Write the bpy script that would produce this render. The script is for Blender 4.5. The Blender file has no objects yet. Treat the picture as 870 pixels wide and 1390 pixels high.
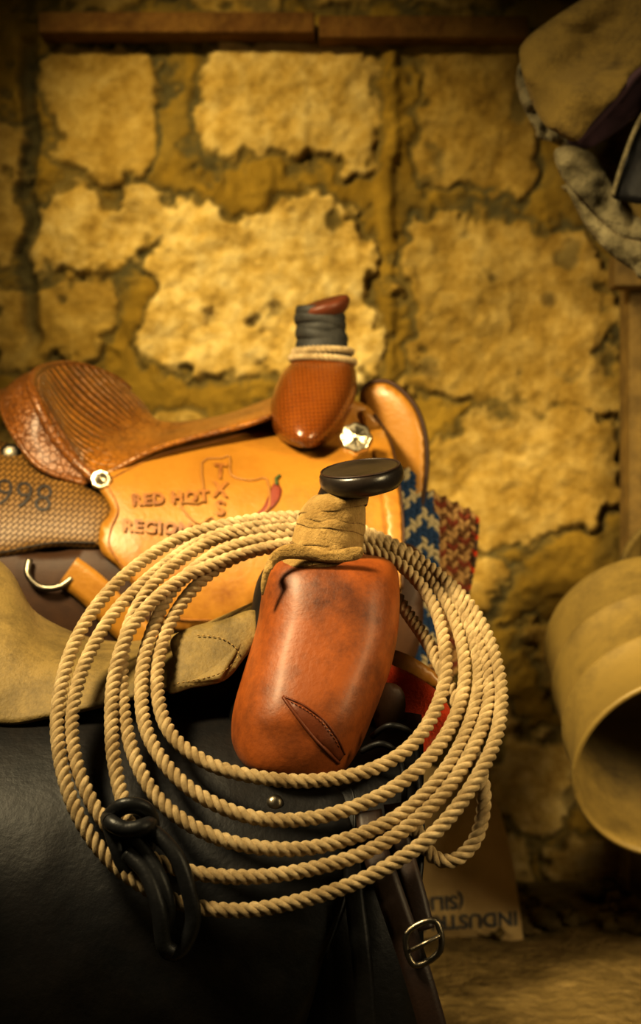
import bpy, math, random
import numpy as np
from mathutils import Vector, Matrix, geometry
from mathutils.bvhtree import BVHTree
random.seed(7); np.random.seed(7)
scene=bpy.context.scene
CAMZ=0.8; F=2000.0
def W(px,py,d): return Vector(((px-435)*d/F, d, CAMZ-(py-695)*d/F))
# ------------------------------------------------------------ materials
def new_mat(name):
    m=bpy.data.materials.new(name); m.use_nodes=True
    nt=m.node_tree; b=nt.nodes['Principled BSDF']; return m,nt,b
def N(nt,t,**kw):
    n=nt.nodes.new(t)
    for k,v in kw.items():
        if k in n.inputs: n.inputs[k].default_value=v
        else: setattr(n,k,v)
    return n
def ramp(nt,fac,stops):
    r=nt.nodes.new('ShaderNodeValToRGB'); e=r.color_ramp.elements
    e[0].position=stops[0][0]; e[0].color=(*stops[0][1],1)
    e[1].position=stops[-1][0]; e[1].color=(*stops[-1][1],1)
    for p,c in stops[1:-1]:
        x=e.new(p); x.color=(*c,1)
    nt.links.new(fac,r.inputs[0]); return r.outputs[0]
def mixc(nt,fac,a,b,mode='MIX'):
    m=nt.nodes.new('ShaderNodeMix'); m.data_type='RGBA'; m.blend_type=mode
    def s(i,v):
        if isinstance(v,bpy.types.NodeSocket): nt.links.new(v,i)
        elif isinstance(v,(tuple,list)): i.default_value=(*v,1) if len(v)==3 else v
        else: i.default_value=v
    s(m.inputs[0],fac); s(m.inputs[6],a); s(m.inputs[7],b); return m.outputs[2]
def surf_mat(name,c1,c2,scale=12,rough=0.45,bump=0.3,bscale=300,bdist=0.001,metal=0,coat=0,spec=0.5,weave=None,flute=False,sheen=0,grime=None,tool=None):
    m,nt,b=new_mat(name); L=nt.links
    tc=N(nt,'ShaderNodeTexCoord')
    n1=N(nt,'ShaderNodeTexNoise',Scale=scale,Detail=8.0,Roughness=0.6); L.new(tc.outputs['Object'],n1.inputs['Vector'])
    col=ramp(nt,n1.outputs[0],[(0.3,c1),(0.7,c2)])
    if grime:
        n3=N(nt,'ShaderNodeTexNoise',Scale=grime[0],Detail=10.0,Roughness=0.75); L.new(tc.outputs['Object'],n3.inputs['Vector'])
        r=ramp(nt,n3.outputs[0],[(0.45,(0,0,0)),(0.7,(1,1,1))]); col=mixc(nt,r,col,grime[1])
    n2=N(nt,'ShaderNodeTexNoise',Scale=bscale,Detail=5.0,Roughness=0.6); L.new(tc.outputs['Object'],n2.inputs['Vector'])
    bp=N(nt,'ShaderNodeBump',Strength=bump,Distance=bdist); L.new(n2.outputs[0],bp.inputs['Height'])
    last=bp
    if tool:
        v=N(nt,'ShaderNodeTexVoronoi',Scale=tool[0],feature='DISTANCE_TO_EDGE'); L.new(tc.outputs['Object'],v.inputs['Vector'])
        r=ramp(nt,v.outputs['Distance'],[(0.0,(1,1,1)),(0.09,(0,0,0))])
        b2=N(nt,'ShaderNodeBump',Strength=0.8,Distance=0.002,invert=True); L.new(r,b2.inputs['Height']); L.new(last.outputs[0],b2.inputs['Normal']); last=b2
        mm=N(nt,'ShaderNodeMath',operation='MULTIPLY'); L.new(r,mm.inputs[0]); mm.inputs[1].default_value=0.6
        col=mixc(nt,mm.outputs[0],col,tool[1])
    if weave:
        mp=N(nt,'ShaderNodeMapping'); mp.inputs['Rotation'].default_value=(0,0,0.7); mp.inputs['Scale'].default_value=(weave,weave,weave)
        L.new(tc.outputs['UV'],mp.inputs[0])
        br=N(nt,'ShaderNodeTexBrick',Scale=1.0); br.inputs['Mortar Size'].default_value=0.08; br.inputs['Mortar Smooth'].default_value=0.8
        br.inputs['Brick Width'].default_value=0.9;br.inputs['Row Height'].default_value=0.45
        L.new(mp.outputs[0],br.inputs['Vector'])
        b2=N(nt,'ShaderNodeBump',Strength=1.0,Distance=0.003,invert=True); L.new(br.outputs['Fac'],b2.inputs['Height']); L.new(last.outputs[0],b2.inputs['Normal']); last=b2
        mm=N(nt,'ShaderNodeMath',operation='MULTIPLY'); L.new(br.outputs['Fac'],mm.inputs[0]); mm.inputs[1].default_value=0.8
        col=mixc(nt,mm.outputs[0],col,(0.03,0.010,0.002))
    if flute:
        sx=N(nt,'ShaderNodeSeparateXYZ'); L.new(tc.outputs['UV'],sx.inputs[0])
        a=N(nt,'ShaderNodeMath',operation='MULTIPLY'); L.new(sx.outputs[1],a.inputs[0]); a.inputs[1].default_value=150
        s=N(nt,'ShaderNodeMath',operation='SINE'); L.new(a.outputs[0],s.inputs[0])
        mr=N(nt,'ShaderNodeMapRange'); mr.inputs[1].default_value=0.42; mr.inputs[2].default_value=0.30; L.new(sx.outputs[0],mr.inputs[0])
        q=N(nt,'ShaderNodeMath',operation='MULTIPLY'); L.new(s.outputs[0],q.inputs[0]); L.new(mr.outputs[0],q.inputs[1])
        b2=N(nt,'ShaderNodeBump',Strength=0.9,Distance=0.004); L.new(q.outputs[0],b2.inputs['Height']); L.new(last.outputs[0],b2.inputs['Normal']); last=b2
        ng=N(nt,'ShaderNodeMath',operation='MULTIPLY'); L.new(q.outputs[0],ng.inputs[0]); ng.inputs[1].default_value=-0.5; ng.use_clamp=True
        col=mixc(nt,ng.outputs[0],col,(0.08,0.02,0.003))
    L.new(last.outputs[0],b.inputs['Normal']); L.new(col,b.inputs['Base Color'])
    b.inputs['Roughness'].default_value=rough; b.inputs['Metallic'].default_value=metal
    b.inputs['Coat Weight'].default_value=coat; b.inputs['Coat Roughness'].default_value=0.22
    b.inputs['Specular IOR Level'].default_value=spec
    if sheen: b.inputs['Sheen Weight'].default_value=sheen; b.inputs['Sheen Tint'].default_value=(0.8,0.6,0.3,1)
    return m
M={}
M['fork']=surf_mat('russet_leather',(0.22,0.058,0.010),(0.38,0.112,0.017),6,0.5,0.5,140,0.0012,coat=0.05,grime=(9,(0.08,0.022,0.006)),spec=0.36)
M['seam']=surf_mat('seam_leather',(0.11,0.026,0.005),(0.17,0.042,0.008),20,0.5)
M['suede']=surf_mat('suede_wrap',(0.27,0.175,0.060),(0.46,0.31,0.12),22,0.95,1.0,350,0.0022,sheen=0.3,spec=0.1,grime=(40,(0.20,0.12,0.035)))
M['roughout']=surf_mat('roughout_seat',(0.17,0.12,0.036),(0.28,0.195,0.065),8,0.62,0.8,260,0.0012,sheen=0.1,spec=0.35,grime=(9,(0.05,0.034,0.011)))
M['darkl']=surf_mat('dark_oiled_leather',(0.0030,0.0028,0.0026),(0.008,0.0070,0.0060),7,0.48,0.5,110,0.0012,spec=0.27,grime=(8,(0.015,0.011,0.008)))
M['strap']=surf_mat('brown_strap_leather',(0.022,0.010,0.005),(0.045,0.020,0.008),15,0.5)
M['horncap']=surf_mat('horn_cap_leather',(0.012,0.009,0.007),(0.035,0.025,0.018),30,0.33,0.3,200,0.001,coat=0.3)
M['rope']=surf_mat('lariat_fibre',(0.42,0.31,0.16),(0.74,0.58,0.34),70,0.85,1.0,1100,0.0018,sheen=0.25,spec=0.15,grime=(30,(0.30,0.205,0.095)))
M['black']=surf_mat('black_rubber',(0.008,0.008,0.008),(0.022,0.021,0.02),30,0.42,0.5,150,0.001)
M['wrap']=surf_mat('worn_inner_tube',(0.018,0.018,0.015),(0.060,0.055,0.043),25,0.65,0.7,120,0.002)
M['silver']=surf_mat('tarnished_silver',(0.60,0.52,0.36),(0.80,0.70,0.52),60,0.30,0.3,200,0.001,metal=1)
M['steel']=surf_mat('dull_steel',(0.18,0.16,0.12),(0.35,0.30,0.22),40,0.35,metal=1)
M['gold']=surf_mat('golden_leather',(0.31,0.142,0.015),(0.49,0.250,0.034),5,0.42,0.6,130,0.0014,coat=0.12,grime=(5,(0.21,0.078,0.010)))
M['seat']=surf_mat('tooled_seat_leather',(0.30,0.118,0.012),(0.47,0.20,0.025),14,0.36,0.6,90,0.003,coat=0.25,flute=True,grime=(18,(0.16,0.054,0.008)),tool=(75,(0.12,0.040,0.006)))
M['cantle']=surf_mat('cantle_leather',(0.17,0.060,0.008),(0.30,0.112,0.015),18,0.34,0.8,120,0.003,coat=0.25,tool=(95,(0.07,0.02,0.004)))
M['capred']=surf_mat('horn_top_leather',(0.10,0.026,0.010),(0.19,0.055,0.018),30,0.45)
M['basket']=surf_mat('basket_stamped_leather',(0.17,0.088,0.017),(0.27,0.142,0.030),10,0.45,0.3,250,0.001,weave=8)
M['rfork']=surf_mat('stamped_swell_leather',(0.22,0.060,0.006),(0.32,0.10,0.011),12,0.24,0.25,250,0.001,coat=0.5,weave=8)
M['tool']=surf_mat('tooled_lettering',(0.19,0.070,0.012),(0.30,0.120,0.020),30,0.5,grime=(30,(0.38,0.17,0.025)))
M['tool2']=surf_mat('tooled_outline',(0.28,0.13,0.030),(0.38,0.19,0.04),20,0.5)
M['chili']=surf_mat('chili_paint',(0.17,0.036,0.018),(0.24,0.055,0.028),20,0.5)
M['green']=surf_mat('stem_paint',(0.05,0.08,0.02),(0.07,0.1,0.03),20,0.5)
M['ink']=surf_mat('black_ink',(0.02,0.012,0.006),(0.03,0.018,0.01),20,0.6)
M['blueink']=surf_mat('blue_ink',(0.07,0.08,0.10),(0.11,0.11,0.12),30,0.8)
M['skirt']=surf_mat('dark_skirt_leather',(0.03,0.013,0.005),(0.07,0.030,0.009),12,0.55,spec=0.35)
M['redfelt']=surf_mat('red_wool',(0.32,0.026,0.008),(0.48,0.05,0.012),40,0.95,0.9,300,0.003,sheen=0.3,spec=0.1)
M['wood']=surf_mat('old_wood',(0.20,0.125,0.030),(0.36,0.235,0.062),20,0.8,0.8,60,0.004,grime=(9,(0.11,0.067,0.016)))
M['beam']=surf_mat('lintel_wood',(0.10,0.045,0.010),(0.20,0.098,0.022),14,0.9,1.0,40,0.010,grime=(9,(0.27,0.15,0.033)),spec=0.2)
M['sack']=surf_mat('sack_paper',(0.54,0.39,0.17),(0.70,0.53,0.26),10,0.8,0.8,45,0.006)
M['drum']=surf_mat('dusty_drum',(0.19,0.130,0.032),(0.30,0.21,0.056),5,0.5,0.3,120,0.001,grime=(5,(0.08,0.053,0.015)))
M['canvas']=surf_mat('dusty_canvas',(0.14,0.095,0.024),(0.26,0.18,0.048),10,0.95,0.9,160,0.003,sheen=0.15,spec=0.1,grime=(10,(0.05,0.033,0.011)))
M['fleece']=surf_mat('grey_fleece',(0.12,0.10,0.052),(0.27,0.23,0.13),30,0.95,1.0,120,0.006,sheen=0.2,spec=0.1,grime=(20,(0.05,0.04,0.02)))
M['purple']=surf_mat('purple_binding',(0.035,0.014,0.02),(0.06,0.022,0.03),30,0.8)
M['dirt']=surf_mat('dirt_floor',(0.09,0.06,0.018),(0.21,0.145,0.048),6,0.95,1.0,35,0.02,spec=0.1,grime=(14,(0.27,0.19,0.07)))
def vcol_mat(name,rough=0.95):
    m,nt,b=new_mat(name); a=N(nt,'ShaderNodeVertexColor',layer_name='Col')
    n=N(nt,'ShaderNodeTexNoise',Scale=300.0,Detail=4.0)
    tc=N(nt,'ShaderNodeTexCoord'); nt.links.new(tc.outputs['Object'],n.inputs['Vector'])
    bp=N(nt,'ShaderNodeBump',Strength=0.8,Distance=0.002); nt.links.new(n.outputs[0],bp.inputs['Height']); nt.links.new(bp.outputs[0],b.inputs['Normal'])
    nt.links.new(a.outputs[0],b.inputs['Base Color']); b.inputs['Roughness'].default_value=rough; b.inputs['Specular IOR Level'].default_value=0.1
    return m
M['yarn']=vcol_mat('woven_yarn')
# ------------------------------------------------------------ noise
TB=np.random.rand(512,512)
def vn(x,y,o=0):
    x=x+o*37.3; y=y+o*91.7
    xi=np.floor(x).astype(int); yi=np.floor(y).astype(int); fx=x-xi; fy=y-yi; fx=fx*fx*(3-2*fx); fy=fy*fy*(3-2*fy)
    a=TB[xi%512,yi%512];b=TB[(xi+1)%512,yi%512];c=TB[xi%512,(yi+1)%512];d=TB[(xi+1)%512,(yi+1)%512]
    return (a*(1-fx)+b*fx)*(1-fy)+(c*(1-fx)+d*fx)*fy
def fbm(x,y,o=0,oc=5,g=0.5):
    s=0;a=1;t=0
    for i in range(oc): s=s+a*vn(x*2**i,y*2**i,o+i); t+=a; a*=g
    return s/t
def ss(a,b,x): t=np.clip((x-a)/(b-a),0,1); return t*t*(3-2*t)
# ------------------------------------------------------------ mesh helpers
def empty(name,loc):
    e=bpy.data.objects.new(name,None); e.location=loc; e.empty_display_size=0.05; scene.collection.objects.link(e); return e
def mk(name,verts,faces,mat,parent=None,uvs=None,solid=0,offs=-1,smooth=True,sub=0,cols=None,bevel=0):
    me=bpy.data.meshes.new(name); me.from_pydata([tuple(v) for v in verts],[],faces); me.validate(); me.update()
    if uvs is not None:
        l=me.uv_layers.new(name='UVMap')
        vi=np.empty(len(me.loops),dtype=np.int32); me.loops.foreach_get('vertex_index',vi)
        l.data.foreach_set('uv',np.array(uvs,dtype=np.float32)[vi].ravel())
    if cols is not None:
        ca=me.color_attributes.new('Col','FLOAT_COLOR','POINT'); ca.data.foreach_set('color',np.array(cols,dtype=np.float32).ravel())
    if smooth: me.polygons.foreach_set('use_smooth',[True]*len(me.polygons))
    me.materials.append(mat)
    o=bpy.data.objects.new(name,me); scene.collection.objects.link(o)
    if parent is not None:
        o.parent=parent; o.matrix_parent_inverse=Matrix.Translation(-parent.location)
    if solid:
        s=o.modifiers.new('thick','SOLIDIFY'); s.thickness=solid; s.offset=offs
    if bevel:
        s=o.modifiers.new('bev','BEVEL'); s.width=bevel; s.segments=2; s.limit_method='ANGLE'
    if sub:
        s=o.modifiers.new('sub','SUBSURF'); s.levels=sub; s.render_levels=sub
    return o
def cr(pts,n,closed=False):
    P=[np.array(p,dtype=float) for p in pts]; out=[]; m=len(P)
    rng=range(m) if closed else range(m-1)
    for i in rng:
        if closed: p0,p1,p2,p3=P[i-1],P[i],P[(i+1)%m],P[(i+2)%m]
        else: p0,p1,p2,p3=P[max(i-1,0)],P[i],P[i+1],P[min(i+2,m-1)]
        for k in range(n):
            t=k/n; out.append(0.5*((2*p1)+(-p0+p2)*t+(2*p0-5*p1+4*p2-p3)*t*t+(-p0+3*p1-3*p2+p3)*t**3))
    if not closed: out.append(P[-1])
    return out
def frames(P):
    P=[Vector(p) for p in P]; T=[]
    n=len(P)
    for i in range(n):
        t=(P[min(i+1,n-1)]-P[max(i-1,0)]);
        T.append(t.normalized() if t.length>1e-9 else Vector((0,0,1)))
    up=Vector((0,0,1)) if abs(T[0].z)<0.9 else Vector((1,0,0))
    Nn=[(up-T[0]*up.dot(T[0])).normalized()]
    for i in range(1,n):
        v=Nn[-1]-T[i]*Nn[-1].dot(T[i]); Nn.append(v.normalized())
    return P,T,Nn,[T[i].cross(Nn[i]) for i in range(n)]
def tube(name,pts,r,mat,parent=None,closed=False,ns=10,flat=1.0,samples=6,raw=False):
    P=pts if raw else cr([tuple(p) for p in pts],samples,closed)
    if closed: P=list(P)+[P[0]]
    P,T,Nn,B=frames(P); V=[];Fc=[]
    for i,p in enumerate(P):
        rr=r(i/(len(P)-1)) if callable(r) else r
        for k in range(ns):
            a=2*math.pi*k/ns; V.append(p+Nn[i]*math.cos(a)*rr*flat+B[i]*math.sin(a)*rr)
    for i in range(len(P)-1):
        for k in range(ns):
            Fc.append((i*ns+k,i*ns+(k+1)%ns,(i+1)*ns+(k+1)%ns,(i+1)*ns+k))
    if not closed:
        Fc.append(tuple(range(ns-1,-1,-1))); Fc.append(tuple((len(P)-1)*ns+k for k in range(ns)))
    return mk(name,V,Fc,mat,parent)
def resample(P,step):
    P=np.array(P); seg=np.linalg.norm(np.diff(P,axis=0),axis=1); s=np.concatenate([[0],np.cumsum(seg)])
    n=max(4,int(s[-1]/step)); t=np.linspace(0,s[-1],n)
    return np.stack([np.interp(t,s,P[:,k]) for k in range(3)],1),t
def rope(name,pts,R,pitch,mat,parent=None,closed=False,step=None,strands=3,ns=9):
    P=cr([tuple(p) for p in pts],14,closed)
    if closed: P=P+[P[0]]
    P,t=resample(P,step or pitch/11); 
    if closed: pitch=t[-1]/round(t[-1]/pitch)
    P,T,Nn,B=frames(P); V=[];Fc=[]
    for s in range(strands):
        base=len(V)
        for i,p in enumerate(P):
            ph=2*math.pi*(t[i]/pitch+s/strands)
            c=p+(Nn[i]*math.cos(ph)+B[i]*math.sin(ph))*R*0.48
            for k in range(ns):
                a=2*math.pi*k/ns; V.append(c+(Nn[i]*math.cos(a)+B[i]*math.sin(a))*R*0.58)
        for i in range(len(P)-1):
            for k in range(ns):
                Fc.append((base+i*ns+k,base+i*ns+(k+1)%ns,base+(i+1)*ns+(k+1)%ns,base+(i+1)*ns+k))
        Fc.append(tuple(base+k for k in range(ns-1,-1,-1))); Fc.append(tuple(base+(len(P)-1)*ns+k for k in range(ns)))
    return mk(name,V,Fc,mat,parent)
def circ(D,Zc,R):
    def f(px,py):
        s=(py-695)/F; k=CAMZ-Zc; a=1+s*s; b=D+k*s; disc=b*b-a*(D*D+k*k-R*R)
        return b/a if disc<0 else (b-math.sqrt(disc))/a
    return f
def inside(x,y,poly):
    c=False; j=len(poly)-1
    for i in range(len(poly)):
        xi,yi=poly[i]; xj,yj=poly[j]
        if (yi>y)!=(yj>y) and x<(xj-xi)*(y-yi)/(yj-yi)+xi: c=not c
        j=i
    return c
def panel(name,poly,depth,mat,parent=None,thick=0.004,puff=0.0,pw=10,res=9,smooth_n=6,sharp=False,pillow=0,wob=0,uvs=100.0,rag=0,rs=25,rx=1.0):
    B=[tuple(p) for p in (poly if sharp else cr(poly,smooth_n,True))]
    Bn=np.array(B); x0,y0=Bn.min(0); x1,y1=Bn.max(0)
    nx=np.roll(Bn,-1,axis=0)
    pts=[Vector(p) for p in B]; dist=[0.0]*len(B)
    y=y0+res/2; row=0
    while y<y1:
        x=x0+(res/2 if row%2 else 0)
        while x<x1:
            if inside(x,y,B):
                d=nx-Bn; q=np.array([x,y])-Bn; t=np.clip((q*d).sum(1)/np.maximum((d*d).sum(1),1e-9),0,1)
                dd=np.sqrt((((q-d*t[:,None]))**2).sum(1).min())
                if dd>res*0.45: pts.append(Vector((x,y))); dist.append(dd)
            x+=res
        y+=res; row+=1
    nb=len(B)
    r=geometry.delaunay_2d_cdt(pts,[(i,(i+1)%nb) for i in range(nb)],[],1,1e-5)
    v2=r[0]; orig=r[3]; fcs=[list(f) for f in r[2]]
    Dd=[max([dist[o] for o in orig[i]] or [0]) for i in range(len(v2))]
    V=[];uv=[]
    for i,p in enumerate(v2):
        k=1-math.exp(-Dd[i]/pw); w=wob*math.sin(p.x*0.07+1.3)*math.sin(p.y*0.055+0.4) if wob else 0
        if rag: w+=rag*2*(float(fbm(np.float64(p.x/rs*rx+99),np.float64(p.y/rs+77),60,4))-.5)
        V.append(W(p.x,p.y,depth(p.x,p.y)-puff*k+w)); uv.append((p.x/uvs,p.y/uvs))
    out=[]
    for f in fcs:
        n=(V[f[1]]-V[f[0]]).cross(V[f[2]]-V[f[0]])
        c=sum((V[q] for q in f),Vector())/len(f)-Vector((0,0,CAMZ))
        out.append(f if n.dot(c)<0 else f[::-1])
    if pillow:
        m=len(V)
        for i,p in enumerate(v2):
            k=1-math.exp(-Dd[i]/pw); V.append(W(p.x,p.y,depth(p.x,p.y)+pillow*k)+Vector((0,0.0005,0))); uv.append(uv[i])
        out=out+[[q+m for q in f[::-1]] for f in out]; thick=0
    return mk(name,V,out,mat,parent,uvs=uv,solid=thick)
def patch(name,ctrl,mat,parent=None,n=7,thick=0.005,wob=0,ws=40):
    rows=[cr(r,n) for r in ctrl]; cols=[cr([rows[i][j] for i in range(len(rows))],n) for j in range(len(rows[0]))]
    nu=len(cols); nv=len(cols[0]); V=[];uv=[]
    for j in range(nu):
        for i in range(nv):
            p=cols[j][i]; w=wob*(math.sin(p[0]/ws*2+p[1]/ws)+0.6*math.sin(p[1]/ws*2.7-p[0]/ws*1.3+2)) if wob else 0
            V.append(W(p[0],p[1],p[2]+w)); uv.append((j/(nu-1),i/(nv-1)))
    Fc=[(j*nv+i,j*nv+i+1,(j+1)*nv+i+1,(j+1)*nv+i) for j in range(nu-1) for i in range(nv-1)]
    a=Fc[len(Fc)//2]; nn=(V[a[1]]-V[a[0]]).cross(V[a[2]]-V[a[0]])
    if nn.dot(V[a[0]]-Vector((0,0,CAMZ)))>0: Fc=[f[::-1] for f in Fc]
    return mk(name,V,Fc,mat,parent,uvs=uv,solid=thick)
def loft(name,st,mat,parent=None,n=5,ns=48,ex=2.5,ret=False,dent=None):
    S=cr(st,n); V=[];Fc=[];uv=[]
    for i,(xl,xr,y,df,db) in enumerate(S):
        dc=(df+db)/2; cx=(xl+xr)/2; hw=(xr-xl)/2*dc/F; hd=(db-df)/2; c=W(cx,y,dc)
        for k in range(ns):
            a=2*math.pi*k/ns; ca,sa=math.cos(a),math.sin(a)
            g=1+(dent(i/(len(S)-1),a) if dent else 0)
            V.append(c+Vector((g*hw*math.copysign(abs(ca)**(2/ex),ca),g*hd*math.copysign(abs(sa)**(2/ex),sa),0)))
            p=V[-1]; uv.append((p.x*12,p.z*12))
    m=len(S)
    for i in range(m-1):
        for k in range(ns):
            Fc.append((i*ns+k,(i+1)*ns+k,(i+1)*ns+(k+1)%ns,i*ns+(k+1)%ns))
    for i,rev in ((0,0),(m-1,1)):
        c=sum((V[i*ns+k] for k in range(ns)),Vector())/ns; V.append(c); uv.append((0,0)); ci=len(V)-1
        for k in range(ns):
            t=(ci,i*ns+k,i*ns+(k+1)%ns); Fc.append(t[::-1] if rev else t)
    o=mk(name,V,Fc,mat,parent,uvs=uv)
    return (o,BVHTree.FromPolygons(V,Fc)) if ret else o
def hitf(bvh,default):
    def f(px,py):
        o=Vector((0,0,CAMZ)); d=(W(px,py,1)-o).normalized(); h=bvh.ray_cast(o,d)
        return h[0].y if h[0] else default
    return f
def line3(pts,depth,off=0.001,n=6,closed=False):
    return [W(p[0],p[1],depth(p[0],p[1])-off) for p in cr(pts,n,closed)]
def stitches(name,pts,depth,mat,parent,gap=7,ln=4,r=0.0009,off=0.001):
    P=np.array(cr(pts,12)); seg=np.linalg.norm(np.diff(P,axis=0),axis=1); s=np.concatenate([[0],np.cumsum(seg)])
    V=[];Fc=[]; t=0
    while t+ln<s[-1]:
        A=[np.interp(t,s,P[:,k]) for k in (0,1)]; Bq=[np.interp(t+ln,s,P[:,k]) for k in (0,1)]
        a=W(A[0],A[1],depth(*A)-off); b=W(Bq[0],Bq[1],depth(*Bq)-off)
        p,T,Nn,B=frames([a,(a+b)/2,b]); base=len(V)
        for i,rr in enumerate((r*0.5,r,r*0.5)):
            for k in range(6):
                an=math.pi*k/3; V.append(p[i]+(Nn[i]*math.cos(an)+B[i]*math.sin(an))*rr)
        for i in range(2):
            for k in range(6): Fc.append((base+i*6+k,base+i*6+(k+1)%6,base+(i+1)*6+(k+1)%6,base+(i+1)*6+k))
        Fc.append(tuple(base+k for k in range(5,-1,-1))); Fc.append(tuple(base+12+k for k in range(6)))
        t+=gap
    return mk(name,V,Fc,mat,parent)
def text_on(name,txt,px,py,size,rot,depth,mat,parent,off=0.0012,sx=1.0,bold=0.0,sp=1.0):
    cu=bpy.data.curves.new(name,'FONT'); cu.body=txt; cu.size=1; cu.align_x='CENTER'; cu.align_y='CENTER'; cu.offset=bold; cu.resolution_u=3; cu.space_character=sp
    o=bpy.data.objects.new(name,cu); scene.collection.objects.link(o)
    dg=bpy.context.evaluated_depsgraph_get(); me=bpy.data.meshes.new_from_object(o.evaluated_get(dg))
    vs=[v.co.copy() for v in me.vertices]; fs=[tuple(p.vertices) for p in me.polygons]
    bpy.data.objects.remove(o); c,s=math.cos(rot),math.sin(rot); V=[]
    for v in vs:
        x=v.x*size*sx; y=-v.y*size; X=px+x*c-y*s; Y=py+x*s+y*c
        V.append(W(X,Y,depth(X,Y)-off))
    return mk(name,V,fs,mat,parent,smooth=False)
def disc_lathe(name,center,axis,prof,mat,parent=None,ns=32,petal=0):
    ax=Vector(axis).normalized(); q=ax.to_track_quat('Z','Y'); V=[];Fc=[]
    for r,h in prof:
        for k in range(ns):
            a=2*math.pi*k/ns; rr=r*(1+petal*math.cos(a*8)); V.append(Vector(center)+q@Vector((rr*math.cos(a),rr*math.sin(a),h)))
    for i in range(len(prof)-1):
        for k in range(ns): Fc.append((i*ns+k,i*ns+(k+1)%ns,(i+1)*ns+(k+1)%ns,(i+1)*ns+k))
    return mk(name,V,Fc,mat,parent)
def box(name,a,b,mat,parent=None,bev=0.004):
    (x0,y0,z0),(x1,y1,z1)=a,b
    V=[(x,y,z) for x in (x0,x1) for y in (y0,y1) for z in (z0,z1)]
    Fc=[(0,1,3,2),(4,6,7,5),(0,4,5,1),(2,3,7,6),(0,2,6,4),(1,5,7,3)]
    return mk(name,V,Fc,mat,parent,smooth=False,bevel=bev)
def leg(name,a,b,r,mat,parent):
    return tube(name,[a,b],r,mat,parent,ns=4,samples=1)
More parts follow.
